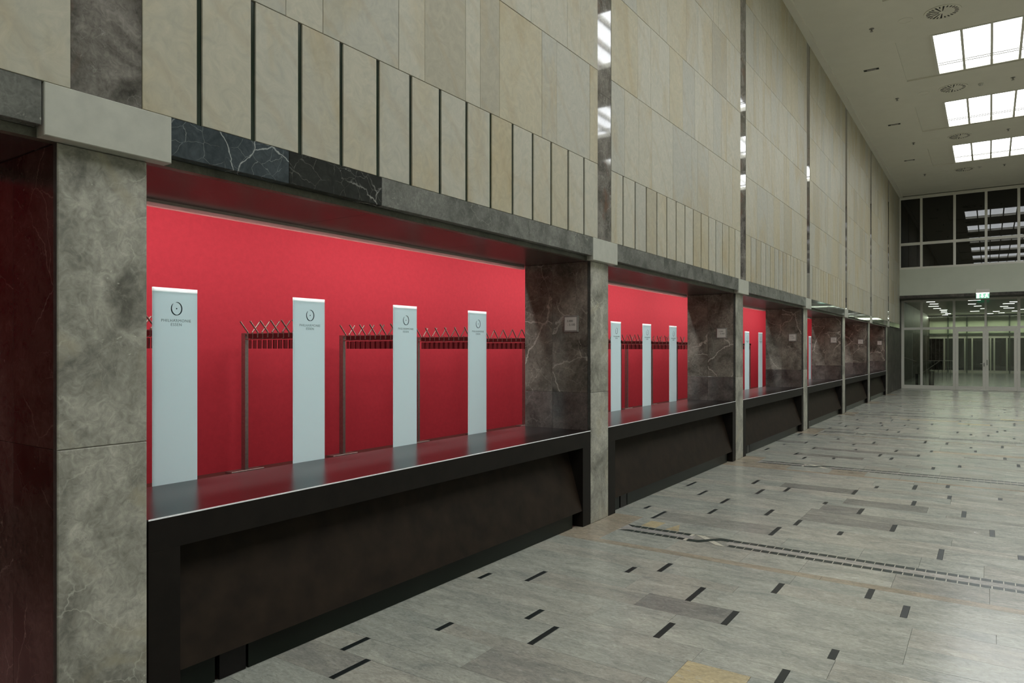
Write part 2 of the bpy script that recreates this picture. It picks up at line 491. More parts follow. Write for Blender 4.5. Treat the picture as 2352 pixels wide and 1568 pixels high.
far_d = [(0.06, 14.34), (0.35, 14.61), (0.81, 14.12), (0.43, 13.25), (0.17, 12.8), (0.07, 11.96), (0.69, 12.52), (0.59, 11.76), (0.79, 11.27), (1.17, 11.54), (1.17, 13.52), (1.43, 13.83), (1.3, 12.77), (1.71, 12.21), (1.9, 11.94), (1.87, 13.01), (2.21, 12.51), (2.35, 13.25), (2.18, 14.6), (2.51, 14.34), (2.87, 14.14), (2.94, 13.55), (3.31, 14.57), (3.32, 13.03), (3.47, 12.23), (2.48, 11.26), (2.78, 11.75), (1.89, 9.97), (1.37, 9.66), (1.06, 9.97), (0.36, 17.26), (0.35, 15.93), (0.56, 16.52), (0.83, 16.22), (0.64, 19.1), (1.1, 17.76), (1.19, 17.06), (1.24, 18.61), (1.14, 19.33), (1.6, 17.55), (1.62, 15.96), (1.89, 16.79), (1.56, 18.83), (1.39, 16.37), (2.08, 18.18), (2.57, 19.15), (2.75, 18.39), (3.16, 18.64), (3.59, 19.3), (3.58, 18.9), (3.39, 17.59), (3.26, 17.1), (3.51, 15.95), (2.6, 16.55), (2.83, 16.42), (3.11, 16.21), (2.07, 22.81), (1.69, 21.59), (0.99, 23.34), (0.68, 23.61), (0.45, 24.14), (0.94, 21.3), (0.52, 20.67), (0.55, 18.32), (1.94, 21.04), (2.77, 20.7), (2.94, 21.93), (2.44, 22.15), (2.53, 23.32), (3.32, 21.3), (3.46, 22.67), (3.74, 23.03), (3.7, 21.8), (3.11, 23.19), (3.49, 23.73), (1.37, 23.86), (0.53, 22.86), (1.52, 22.39), (2.18, 25.91), (2.63, 26.52), (3.14, 26.26), (0.97, 25.77), (3.03, 27.3)]
PER = 4.65
BANDY = lambda k: 5.985 + PER * k
# rows: (y0, y1, kind)
rows = []
def add_rows(bs, kind='n'):
    for a, b in zip(bs, bs[1:]): rows.append((a, b, kind))
y = 2.40
bs = [2.40]
while y > -2.2:
    y -= rnd.choice((0.15, 0.25, 0.28, 0.3)); bs.append(y)
add_rows(sorted(bs)); rows.append((YB, sorted(bs)[0], 'far'))
add_rows(near_rows)
add_rows(mid_rows)
for k in range(-1, 6):
    b = BANDY(k)
    if k >= 0:
        rows.append((b - 0.585, b - 0.485, 'tan')); rows.append((b - 0.485, b - 0.125, 'sq'))
        rows.append((b - 0.125, b + 0.125, 'band'))
        rows.append((b + 0.125, b + 0.465 if k else 6.45, 'sq'))
    if k >= 1:
        s0 = b + 0.465
        e0 = (BANDY(k + 1) - 0.585) if k < 5 else YE
        bs = [s0]
        while bs[-1] < e0 - 0.4: bs.append(bs[-1] + rnd.choice((0.14, 0.25, 0.28, 0.3)))
        bs.append(e0)
        add_rows(bs)
rows.append((10.06, BANDY(1) - 0.585 - 0.0, 'n')) if False else None
# close the gap between the measured rows and the next band
if BANDY(1) - 0.585 - 10.06 > 0.02:
    rows.append((10.06, BANDY(1) - 0.585, 'n'))
G = 0.0008
CH = 0.0005
stuffmb = {}
floor_parts = 0
inlay_pos = []
def slab_mat(kind, x, y):
    if kind == 'tan': return 'floortan'
    u = rnd.random()
    if kind == 'sq':
        return 'floor' if u < 0.90 else ('flooryellow' if u < 0.93 else 'floortan')
    if u < 0.935: return 'floor'
    if u < 0.975: return 'floordark'
    if u < 0.985: return 'floortan'
    return 'flooryellow'
def put_slab(x0, x1, y0, y1, mat, forced=False):
    global floor_parts
    vis = x0 < 3.75 and 2.2 < y1 < 16.0 and x1 > 0
    dz = rnd.uniform(-0.0004, 0.0)
    if vis and floor_parts < 296:
        MB().slab(x0 + G, x1 - G, y0 + G, y1 - G, -0.012, dz, 'z+', CH).build('floor_slab', M[mat], floor, loc=((x0 + x1) / 2, (y0 + y1) / 2, 0))
        floor_parts += 1
    else:
        key = mat + str(rnd.randint(0, 5))
        stuffmb.setdefault(key, (mat, MB()))[1].slab(x0 + G, x1 - G, y0 + G, y1 - G, -0.012, dz, 'z+', CH)
YEL = [((1.80, 3.305), (2.13, 3.605)), ]
DARK = [((1.22, 4.195), (1.80, 4.46)), ((1.03, 8.80), (1.82, 9.11)), ((1.82, 8.21), (2.60, 8.53)), ((1.67, 7.78), (2.03, 8.08)), ((1.60, 7.20), (2.39, 7.50)), ((2.10, 6.10), (2.23, 6.45))]
rows.sort(key=lambda r: (r[0] < 2.2, r[0]))
for (y0, y1, kind) in rows:
    if kind == 'band' or y1 - y0 < 0.02: continue
    yc = (y0 + y1) / 2
    x = 0.0
    cuts = [0.0]
    ds = []
    if kind in ('n',):
        ds = [d[0] for d in dashes if y0 - 0.05 < d[1] + 0.02 < y1 - 0.05]
        if y0 > 10.0:
            ds += [d[0] for d in far_d if y0 <= d[1] < y1]
        if y0 < 2.6: 
            xx = rnd.uniform(0.3, 1.4)
            while xx < HX: ds.append(xx); xx += rnd.uniform(1.2, 2.6)
        else:
            xx = 3.9 + rnd.uniform(0, 1.5)
            while xx < HX: ds.append(xx); xx += rnd.uniform(1.2, 2.6)
        # thin out dashes that would touch
        ds.sort()
        ds = [d for i, d in enumerate(ds) if i == 0 or d - ds[i - 1] > 0.12]
        for d in ds:
            inlay_pos.append((d, y0, y1))
    step = {'tan': (1.1, 1.9), 'sq': (0.4, 0.62), 'n': (0.75, 1.5), 'far': (1.5, 2.5)}[kind]
    bounds = [-0.08] + [v for d in ds for v in (d - 0.019, d + 0.019)] + [HX]
    if kind in ('tan', 'sq') and abs(yc - BANDY(round((yc - 5.98) / PER))) < 0.6 and yc > 5:
        if abs(yc - BANDY(0)) < 0.8 or True:
            bounds[0] = 0.30
            put_slab(-0.08, 0.30, y0, y1, 'floortan')
    for i in range(0, len(bounds), 2):
        a, b = bounds[i], bounds[i + 1]
        x = a
        while x < b - 0.01:
            nx = x + rnd.uniform(*step)
            if b - nx < 0.3: nx = b
            mm = slab_mat(kind, x, yc)
            if kind == 'n' and x < 4 and 2.4 < yc < 10.1: mm = 'floor'
            for (p, q) in DARK:
                if p[1] - 0.02 <= y0 and y1 <= q[1] + 0.02 and x < q[0] and nx > p[0] and kind == 'n':
                    # cut exactly at the darker stone
                    if x < p[0] - 0.1: nx = min(nx, p[0])
                    else:
                        nx = min(nx, q[0]) if q[0] - x > 0.1 else nx
                        mm = 'floordark' if q[0] - x > 0.1 else mm
            for (p, q) in YEL:
                if p[1] - 0.02 <= y0 and y1 <= q[1] + 0.02 and x < q[0] and nx > p[0]:
                    if x < p[0] - 0.1: nx = min(nx, p[0])
                    elif q[0] - x > 0.1:
                        nx = min(nx, q[0]); mm = 'flooryellow'
            nx = min(nx, b)
            put_slab(x, nx, y0, y1, mm)
            x = nx
# small yellow stones above the first band
for k, mb in stuffmb.items():
    o = mb[1].build('floor_slabs', M[mb[0]], floor)
    o['kind'] = 'stuff'
# black dash inlays
inlay_pos.sort(key=lambda p: abs(p[1] - 2.0) + (50 if p[0] > 3.75 else 0))
rest = MB()
for i, (d, y0, y1) in enumerate(inlay_pos):
    if i < 240:
        MB().slab(d - 0.0185, d + 0.0185, y0 + G, y1 - G, -0.012, 0.0002, 'z+', CH).build('black_inlay', M['black'], floor, loc=(d, (y0 + y1) / 2, 0))
    else:
        rest.slab(d - 0.0185, d + 0.0185, y0 + G, y1 - G, -0.012, 0.0002, 'z+', CH)
if rest.v:
    rest.build('black_inlays', M['black'], floor)['kind'] = 'stuff'
# cross bands: two rows of dark stones with one crossing
bandstuff = MB(); rosestuff = MB()
n_in = 0
for k in range(0, 6):
    b = BANDY(k)
    ul, ll, hw = b + 0.083, b - 0.083, 0.0325
    X0 = 0.30
    # filler stones between and outside the rows
    for (a, c, bm_) in ((X0, X0 + 0.08, 'floorrose'), (X0 + 0.08, 0.949, 'white_inlay'), (1.311, HX, 'white_inlay')):
        MB().box(a, c, b - 0.125, b + 0.125, -0.012, -0.0012).build('band_bed', M[bm_], floor, loc=((a + c) / 2, b, 0))
    for (a, c) in ((b - 0.125, ll - hw), (ll + hw, ul - hw), (ul + hw, b + 0.125)):
        if k == 0 and False: pass
        segs = [(X0, 0.985), (1.275, HX)] if a > ll and c < ul else [(X0, 0.95), (1.31, HX)]
        for (s0, s1) in segs:
            x = s0
            while x < s1 - 0.01:
                nx = min(s1, x + rnd.uniform(1.0, 1.6))
                mat = 'floorrose' if a > ll and c < ul else 'floor'
                if k == 0 and x < 3.8:
                    MB().slab(x + G, nx - G, a, c, -0.012, -0.0002, 'z+', CH).build('band_strip', M[mat], floor, loc=((x + nx) / 2, (a + c) / 2, 0))
                else:
                    (rosestuff).slab(x + G, nx - G, a, c, -0.012, -0.0002, 'z+', CH)
                x = nx
    if k == 0:
        for pts in ([(0.42, 6.12), (0.565, 6.12), (0.575, 6.35), (0.43, 6.35)], [(0.66, 6.12), (0.79, 6.12), (0.71, 6.36)]):
            MB().prism(pts, -0.012, 0.0004).build('yellow_inlay', M['flooryellow'], floor, loc=(pts[0][0], pts[0][1], 0))
    put_slab(-0.08, X0, b - 0.125, b + 0.125, 'floortan')
    # base under the crossing
    MB().box(0.95, 1.31, b - 0.125, b + 0.125, -0.012, -0.0030).build('crossing_base', M['floor'], floor, loc=(1.13, b, 0))
    # crossing: white strip below, black strip over it
    MB().prism([(0.96, ul + hw), (1.04, ul + hw), (1.29, ll - hw), (1.21, ll - hw)], -0.012, -0.0004).build('white_crossing_strip', M['white_inlay'], floor, loc=(1.13, b, 0))
    MB().prism([(0.955, ll - hw), (1.055, ll - hw), (1.20, ul - hw), (1.30, ul - hw), (1.30, ul + hw), (1.18, ul + hw), (1.035, ll + hw), (0.955, ll + hw)], -0.012, 0.0004).build('dark_crossing_strip', M['inlay'], floor, loc=(1.13, b, 0))
    for line in (ul, ll):
        # pointed first stone
        tipx = X0 + 0.002
        if line == ul: pts = [(tipx, line + hw), (tipx + 0.075, line + hw), (tipx + 0.075, line - hw)]
        else: pts = [(tipx, line - hw), (tipx + 0.085, line + hw), (tipx + 0.075, line - hw)]
        MB().prism(pts, -0.012, 0.0002).build('pointed_inlay', M['inlay'], floor, loc=(tipx, line, 0)) if k < 2 else bandstuff.prism(pts, -0.012, 0.0002)
        x = tipx + 0.082
        while x < HX - 0.07:
            if x + 0.062 > 0.955 and x < 1.30:
                x = 1.308; continue
            tgt = MB() if (k == 0 and x < 3.6) else bandstuff
            jit = rnd.uniform(0, 0.0003)
            tgt.prism([(x, line - hw), (x + 0.0615, line - hw), (x + 0.0615, line + hw), (x, line + hw)], -0.012, 0.0001 + jit)
            if tgt is not bandstuff:
                tgt.build('band_inlay', M['inlay'], floor, loc=(x, line, 0)); n_in += 1
            x += 0.068
bandstuff.build('band_inlays', M['inlay'], floor)['kind'] = 'stuff'
rosestuff.build('band_strips', M['floorrose'], floor)['kind'] = 'stuff'

# ================================================================== LEFT WALL (upper part)
WX = 0.06
ZF0, ZF1 = 2.53, 2.702       # frieze slabs
ZS = 3.408                   # top of the slatted band
ZC = [3.408, 4.297, 5.175, 6.055, 6.935, 7.93]
YW0, YW1 = -3.0, 33.0
wall = MB()
wall.box(-0.75, 0.0, YW0, YW1, 2.55, 8.1)
wall.box(-0.75, -0.06, YW0, YW1, 2.52, 2.55)
# solid lower wall beyond the last pillar
wall.box(-0.75, -0.03, PY1 + BAY * 6, YE, 0.0, 2.52)
wall.box(-0.75, -0.03, YW1, YE + 0.2, 2.5, 8.1)
wall_left = struct(wall.build('wall_left', M['lip']))

pan_n = 0
far_panels = MB(); far_slats = MB()
pan_stuff = [MB() for _ in range(10)]
slat_stuff = [MB() for _ in range(6)]
slot_me = None
JB1 = {0: [2.384, 2.633, 3.238, 3.484, 3.918, 4.092, 4.334, 4.943, 5.184, 5.787],
       1: [1.95, 2.56, 2.80, 3.30, 3.55, 4.334, 4.776, 5.364, 5.61]}
slot_mb = MB().box(0.0, 0.049, 0.0, 0.0275, 0.0, ZS - ZF1 - 0.004)
slot_me = slot_mb.mesh('slot_glass'); slot_me.materials.append(M['slot'])
for i in range(-1, 7):
    ya = PY0 + 0.314 + BAY * i       # right edge of pilaster
    yb = ya + BAY - 0.289            # left edge of next pilaster
    if i == 6: yb = YW1
    # slats and slots
    e = ya
    js = [ya] + [ya + 0.270 + 0.2907 * k for k in range(14)] + [yb]
    if i == 6:
        js = [ya] + [ya + 0.270 + 0.2907 * k for k in range(int((yb - ya - 0.3) / 0.2907) + 1)] + [yb]
    for k in range(len(js) - 1):
        a = js[k] + (0.014 if k else 0.001); c = js[k + 1] - (0.014 if k < len(js) - 2 else 0.001)
        if i >= 0:
            MB().slab(0.001, WX, a, c, ZF1 + 0.002, ZS - 0.0015, 'x+', 0.002).build('stone_slat', M['cream'], wall_left, loc=(0.03, (a + c) / 2, 3.05))
        else:
            slat_stuff[k % 6].slab(0.001, WX, a, c, ZF1 + 0.002, ZS - 0.0015, 'x+', 0.002)
        if k and i >= 0:
            inst('slot_glass', slot_me, wall_left, (0.001, js[k] - 0.01375, ZF1 + 0.002))
    # courses of large slabs
    for ci in range(5):
        z0, z1 = ZC[ci], ZC[ci + 1]
        cuts = None
        if i == 0 and ci in JB1:
            cuts = [ya] + [v for v in JB1[ci] if ya + 0.1 < v < yb - 0.05] + [yb]
        else:
            cuts = [ya]
            while cuts[-1] < yb - 0.75:
                cuts.append(cuts[-1] + rnd.choice((0.22, 0.3, 0.42, 0.55, 0.62, 0.35)))
            cuts.append(yb)
        for a, c in zip(cuts, cuts[1:]):
            if i >= 0 and not (i == 0 and ci > 2) and pan_n < 298:
                MB().slab(0.001, WX + rnd.uniform(-0.0008, 0.0008), a + 0.0012, c - 0.0012, z0 + 0.0015, z1 - 0.0015, 'x+', 0.002).build('stone_panel', M['cream'], wall_left, loc=(0.03, (a + c) / 2, (z0 + z1) / 2))
                pan_n += 1
            else:
                rnd.choice(pan_stuff).slab(0.001, WX, a + 0.0012, c - 0.0012, z0 + 0.0015, z1 - 0.0015, 'x+', 0.002)
    # polished pilaster strip at the left of this bay, in separate stones
    zz = [ZF1 + 0.002, 4.1, 5.6, 7.0, 7.93]
    for z0, z1 in zip(zz, zz[1:]):
        MB().slab(0.001, WX - 0.004, ya - 0.288, ya - 0.001, z0, z1 - 0.001, 'x+', 0.001).build('polished_pilaster_stone', M['pilaster'], wall_left, loc=(0.03, ya - 0.145, (z0 + z1) / 2))
    # frieze stones between the capitals
    fa = PY0 - 0.070 + 0.523 + BAY * i - 0.020
    fb = PY0 - 0.080 + BAY * (i + 1)
    if i == 6: fb = YW1
    L = fb - fa
    if i == 0: cuts = [fa, 2.405, 3.09, fa + 3.0, fb]; mats = ['blueslab', 'blackslab', 'greyslab', 'greyslab']
    else: cuts = [fa, fa + L * 0.3, fa + L * 0.62, fb]; mats = ['greyslab' if i < 3 else 'polfrieze'] * 3
    for (a, c), mm in zip(zip(cuts, cuts[1:]), mats):
        MB().slab(0.001, WX, a + 0.001, c - 0.001, ZF0, ZF1, 'x+', 0.002).build('frieze_stone', M[mm], wall_left, loc=(0.03, (a + c) / 2, (ZF0 + ZF1) / 2))
    # lip under the frieze and polished soffit of the opening
    if i < 6:
        oa, ob = PY1 + BAY * i, PY0 + BAY * (i + 1)
        MB().box(-0.05, -0.004, oa - 0.03, ob + 0.03, 2.492, 2.5295).build('lip_stone', M['lip'], wall_left, loc=(-0.03, (oa + ob) / 2, 2.5))
        for j in range(3):
            a = oa + (ob - oa) * j / 3; c = oa + (ob - oa) * (j + 1) / 3
            MB().slab(-0.748, -0.0505, a + 0.0005, c - 0.0005, 2.493, 2.5195, 'z-', 0.001).build('soffit_stone', M['soffit'], wall_left, loc=(-0.4, (a + c) / 2, 2.5))
        MB().box(-0.765, -0.7505, oa, ob, 2.478, 2.502).build('soffit_edge_trim', M['trimdull'], wall_left, loc=(-0.77, (oa + ob) / 2, 2.49))
        MB().box(-0.800, -0.7505, oa, ob, 2.460, 2.4775).build('painted_bounce_trim', M['trim'], wall_left, loc=(-0.77, (oa + ob) / 2, 2.47))
for mb in pan_stuff:
    if mb.v: mb.build('stone_panels', M['cream'], wall_left)['kind'] = 'stuff'
for mb in slat_stuff:
    if mb.v: mb.build('stone_slats', M['cream'], wall_left)['kind'] = 'stuff'
# dark marble slabs on the solid wall beyond the last pillar
ya = PY1 + BAY * 6
for a, c in ((ya, ya + 1.3), (ya + 1.3, ya + 2.9), (ya + 2.9, YE)):
    for z0, z1 in ((0.0, 1.24), (1.24, 2.52)):
        MB().slab(-0.029, 0.0, a + 0.001, c - 0.001, z0 + 0.001, z1 - 0.001, 'x+', 0.002).build('dark_marble_slab', M['darkwall'], wall_left, loc=(0, (a + c) / 2, (z0 + z1) / 2))
for a, c in ((YW1, YE),):
    MB().slab(-0.029, 0.0, a + 0.001, c - 0.001, 2.52, 3.86, 'x+', 0.002).build('dark_marble_slab', M['darkwall'], wall_left, loc=(0, (a + c) / 2, 3))

# cornice under the ceiling
struct(MB().box(0.0, 0.19, YW0, YW1, 7.915, 8.08).build('trim_1', M['ceil']))

# ================================================================== PILLARS
ORD = ['first', 'second', 'third', 'fourth', 'fifth', 'sixth', 'seventh']
def pillar(i):
    y0, y1 = PY0 + BAY * i, PY1 + BAY * i
    lab = {0: 'wide grey-beige marble pillar nearest the camera, dark brown on its left side',
           6: 'grey marble pillar farthest down the hall, just before the dark end wall'}.get(
        i, ORD[i] + ' grey marble pillar from the left, its side slabs dark and veined')
    root = empty('marble_pillar', (0, y0, 0), lab, 'pillar', 'marble pillars between the counters')
    MB().box(-0.71, -0.05, y0 + 0.03, y1 - 0.03, 0, 2.4915).build('core', M['void'], root)
    for z0, z1 in ((0.0, 1.24), (1.24, 2.4915)):
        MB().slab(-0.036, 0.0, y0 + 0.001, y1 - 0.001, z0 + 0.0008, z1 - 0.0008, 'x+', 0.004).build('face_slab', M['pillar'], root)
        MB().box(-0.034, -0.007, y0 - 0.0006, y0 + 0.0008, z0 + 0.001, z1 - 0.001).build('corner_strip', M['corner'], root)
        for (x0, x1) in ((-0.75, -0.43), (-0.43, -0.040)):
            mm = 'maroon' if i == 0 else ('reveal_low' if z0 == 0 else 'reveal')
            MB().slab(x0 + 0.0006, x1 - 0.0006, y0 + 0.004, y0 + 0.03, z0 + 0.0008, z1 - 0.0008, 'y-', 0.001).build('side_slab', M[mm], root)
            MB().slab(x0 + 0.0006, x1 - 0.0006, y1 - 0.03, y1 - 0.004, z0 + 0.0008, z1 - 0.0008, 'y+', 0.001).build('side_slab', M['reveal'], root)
    MB().slab(-0.05, WX + 0.004, y0 - 0.073, y1 + 0.077, 2.4925, ZF1, 'x+', 0.003).build('capital_block', M['pale_block'], root)
    MB().box(-0.75, -0.051, y0 + 0.004, y1 - 0.004, 2.4925, 2.519).build('soffit_block', M['soffit'], root)
    return root
for i in range(NP): pillar(i)

# ================================================================== COUNTERS
CT = 0.883
def make_counter():
    y0, y1 = PY1 + 0.006, PY0 + BAY - 0.006
    root = empty('cloakroom_counter', (0, PY1, 0), None, 'counter', 'dark cloakroom counters between the pillars')
    MB().slab(-0.755, -0.006, y0, y1, CT - 0.03, CT, 'z+', 0.002).build('countertop', M['countertop'], root)
    MB().box(-0.0055, 0.0, y0, y1, CT - 0.005, CT + 0.0012).build('edge_strip', M['edge'], root)
    MB().box(-0.04, -0.0015, y0, y1, 0.735, CT - 0.0065).build('front_apron', M['counter'], root)
    MB().box(-0.75, -0.0015, y0, y0 + 0.15, 0.0, 0.7345).build('end_panel', M['counter'], root)
    MB().box(-0.75, -0.0015, y1 - 0.15, y1, 0.0, 0.7345).build('end_panel', M['counter'], root)
    # inclined front panel: top set back, foot flush with the front
    a, c = y0 + 0.152, y1 - 0.152
    mb = MB()
    mb.v = [(-0.006, a, 0.150), (-0.006, c, 0.150), (-0.195, c, 0.80), (-0.195, a, 0.80),
            (-0.030, a, 0.146), (-0.030, c, 0.146), (-0.219, c, 0.796), (-0.219, a, 0.796)]
    mb.f = [(0, 1, 2, 3), (7, 6, 5, 4), (0, 4, 5, 1), (1, 5, 6, 2), (2, 6, 7, 3), (3, 7, 4, 0)]
    mb.build('inclined_panel', M['counterpanel'], root)
    MB().box(-0.75, -0.30, a, c, 0.002, 0.80).build('carcass', M['void'], root)
    # kick boards in separate pieces
    for (p, q, mm) in ((a + 0.02, a + 0.21, 'kick'), (a + 0.235, a + 0.385, 'countertop'), (a + 0.40, c - 0.10, 'kick')):
        MB().slab(-0.075, -0.055, p, q, 0.002, 0.148, 'x+', 0.001).build('kick_board', M[mm], root)
    return root
c0 = make_counter()
index_kids(c0)
CL = ['dark wooden counter nearest the camera, with a bright line along its front edge',
      'second dark counter, between the second and third pillars from the left',
      'third dark counter, between the third and fourth pillars from the left',
      'fourth dark counter, between the fourth and fifth pillars from the left',
      'fifth dark counter, between the fifth and sixth pillars from the left',
      'farthest dark counter, short-looking, before the last pillar at the hall end']
for i in range(6):
    c = c0 if i == 0 else copy_tree(c0)
    c.location = (0, PY1 + BAY * i, 0)
    c['label'] = CL[i]

# ================================================================== CLOAKROOM
RX = -5.45
struct(MB().box(RX - 0.1, RX, YW0, YE, 0, 3.8).build('wall_back', M['red']))
struct(MB().box(RX, -0.75, YW0 - 0.1, YW0, 0, 3.8).build('wall_near', M['red']))
struct(MB().box(RX, -0.75, YE, YE + 0.1, 0, 3.8).build('wall_far', M['red']))
struct(MB().box(RX, -0.08, YW0, YE, -0.2, 0.0).build('floor_cloakroom', M['cloakfloor']))
struct(MB().box(RX, -0.75, YW0, YE, 3.72, 3.82).build('ceiling_cloakroom', M['cloakceil']))

# frosted glass panels behind the counters
def make_panel():
    root = empty('glass_panel', (-0.80, 0, 0), None, 'glass panel', 'frosted glass panels behind the counters')
    Wd = 0.268
    h = 2.008
    def rel(o): return o
    mb = MB().box(-0.012, 0.0, 0, Wd, 0.0, h - 0.022)
    o = bpy.data.objects.new('frosted_pane', mb.mesh('frosted_pane')); o.data.materials.append(M['frost']); COL.objects.link(o); o.parent = root
    mb = MB().box(-0.013, 0.0008, 0.0, Wd, h - 0.022, h)
    o = bpy.data.objects.new('top_edge', mb.mesh('top_edge')); o.data.materials.append(M['frosttop']); COL.objects.link(o); o.parent = root
    # emblem: ring of two crescents and a dot
    mb = MB()
    cy, cz, R = 0.138, 1.890, 0.036
    def arc(t0, t1, wmax, dx):
        n = 26
        base = len(mb.v)
        for k in range(n + 1):
            t = math.radians(t0 + (t1 - t0) * k / n)
            wv = wmax * max(0.0, math.sin(math.pi * k / n)) ** 0.7 + 0.0006
            for rr in (R - wv / 2, R + wv / 2):
                mb.v.append((0.001, cy + rr * 0.88 * math.cos(t) , cz + rr * 1.04 * math.sin(t)))
        for k in range(n):
            q = base + 2 * k
            mb.f.append((q, q + 1, q + 3, q + 2))
    arc(100, -100, 0.0078, 0)
    arc(128, 285, 0.0078, 0)
    n = len(mb.v)
    for k in range(10):
        t = 2 * math.pi * k / 10
        mb.v.append((0.001, cy + 0.0042 * math.cos(t), cz + 0.0042 * math.sin(t)))
    mb.f.append(tuple(range(n, n + 10)))
    o = bpy.data.objects.new('ring_emblem', mb.mesh('ring_emblem')); o.data.materials.append(M['teal']); COL.objects.link(o); o.parent = root
    for body, z, sz in (('PHILHARMONIE', 1.812, 0.0235), ('ESSEN', 1.789, 0.0235)):
        me = text_mesh(body, sz, M['tealpale'], 'lettering', 1.12)
        t = bpy.data.objects.new('lettering', me); COL.objects.link(t); t.parent = root
        t.location = (0.001, 0.136, z)
        t.rotation_euler = (math.radians(90), 0, math.radians(90))
    return root
p0 = make_panel()
index_kids(p0)
PN = {0: 'frosted glass panel nearest the camera, leftmost of those behind the first counter',
      1: 'second frosted glass panel from the left behind the nearest counter',
      2: 'third frosted glass panel from the left behind the nearest counter',
      3: 'rightmost of the four frosted glass panels behind the nearest counter',
      6: 'left frosted glass panel of the three behind the second counter',
      7: 'middle frosted glass panel of the three behind the second counter',
      8: 'right frosted glass panel of the three behind the second counter',
      12: 'left frosted glass panel of the pair behind the third counter',
      13: 'right frosted glass panel of the pair behind the third counter',
      18: 'sliver of a frosted glass panel seen behind the fourth counter'}
for n_, (k, lab) in enumerate(PN.items()):
    p = p0 if n_ == 0 else copy_tree(p0)
    p.location = (-0.80, 2.144 + 0.9744 * k, 0)
    p['label'] = lab

# coat racks standing at right angles to the red wall
plate_me = MB().slab(-0.046, 0.046, -0.004, 0.004, -0.060, 0.0, 'y-', 0.002).mesh('number_plate'); plate_me.materials.append(M['plate'])
tag_me = MB().box(-0.028, 0.028, -0.005, 0.005, -0.135, -0.02).mesh('hanging_tag'); tag_me.materials.append(M['tag'])
def rodmesh(sgn):
    mb = MB()
    mb.tube((0, 0, -0.06), (0, 0, 0.01), 0.0105, 6)
    mb.tube((0, 0, 0.01), (0, sgn * 0.112, 0.148), 0.0105, 6)
    mb.tube((0, sgn * 0.112, 0.148), (0, sgn * 0.117, 0.154), 0.012, 6)
    me = mb.mesh('hat_arm'); me.materials.append(M['rod'])
    return me
rod_n, rod_p = rodmesh(-1), rodmesh(1)
peg_me = MB().tube((0, 0, -0.075), (0, 0, 0.012), 0.006, 6).tube((0, 0, -0.075), (0, -0.03, -0.085), 0.006, 6).mesh('coat_peg'); peg_me.materials.append(M['rod'])
RACK0 = 2.365
def make_rack():
    root = empty('coat_rack', (-5.27, 0, 0), None, 'coat rack', 'coat racks in rows before the red wall')
    def add(name, mb, mat):
        me = mb.mesh(name); me.materials.append(mat)
        return inst(name, me, root, (0, 0, 0))
    Lr = 1.52
    add('post', MB().box(0.0, 0.085, -0.025, 0.025, 0.0, 1.875), M['steel'])
    add('post', MB().box(Lr - 0.085, Lr, -0.025, 0.025, 0.0, 1.80), M['steel'])
    add('foot', MB().slab(-0.03, 0.12, -0.25, 0.25, 0.0, 0.03, 'z+', 0.004), M['steel'])
    add('foot', MB().slab(Lr - 0.12, Lr + 0.03, -0.25, 0.25, 0.0, 0.03, 'z+', 0.004), M['steel'])
    add('top_rail', MB().box(0.085, Lr, -0.02, 0.02, 1.852, 1.870), M['steel'])
    add('lower_rail', MB().box(0.085, Lr, -0.02, 0.02, 1.788, 1.800), M['steel'])
    n = 13
    for k in range(n):
        x = 0.155 + k * 0.1065
        if x > Lr - 0.05: break
        for s_ in (-1, 1):
            inst('number_plate', plate_me, root, (x + 0.053, s_ * 0.030, 1.862))
            inst('hanging_tag', tag_me, root, (x + 0.050, s_ * 0.034, 1.800))
        if k % 2 == 0:
            inst('hat_arm', rod_n, root, (x, -0.032, 1.872))
            inst('hat_arm', rod_p, root, (x, 0.032, 1.872))
        else:
            inst('coat_peg', peg_me, root, (x, -0.032, 1.875))
    return root
r0 = make_rack()
index_kids(r0)
RL = {1: 'coat rack at the far left, its arms just showing left of the nearest glass panel',
      3: 'coat rack between the first and second glass panels, its grey post standing free',
      4: 'coat rack left of the third glass panel, seen through the nearest opening',
      5: 'coat rack with peaked hat arms between the third and fourth glass panels',
      6: 'coat rack right of the fourth glass panel, beside the second pillar',
      7: 'coat rack whose grey post stands tight against the second pillar',
      8: 'coat rack just left of the first glass panel behind the second counter',
      9: 'coat rack between the first two glass panels behind the second counter',
      10: 'coat rack before the middle glass panel behind the second counter, its post showing low',
      11: 'coat rack between the middle and right glass panels behind the second counter',
      12: 'coat rack right of the last glass panel behind the second counter',
      13: 'coat rack glimpsed left of the first glass panel behind the third counter',
      14: 'coat rack glimpsed between the two glass panels behind the third counter'}
RK = [k for k in range(0, 17)]
# positions along the wall were measured from the posts seen in the openings
rack_y = {1: 4.095, 3: 5.825, 4: 7.56, 5: 9.29, 6: 11.02, 7: 12.75, 8: 14.48, 9: 16.21, 10: 17.94, 11: 19.67, 12: 21.40, 13: 23.13, 14: 24.86}
for n_, (k, yy) in enumerate(rack_y.items()):
    r = r0 if n_ == 0 else copy_tree(r0)
    r.location = (-5.27, yy, 0)
    r['label'] = RL[k]

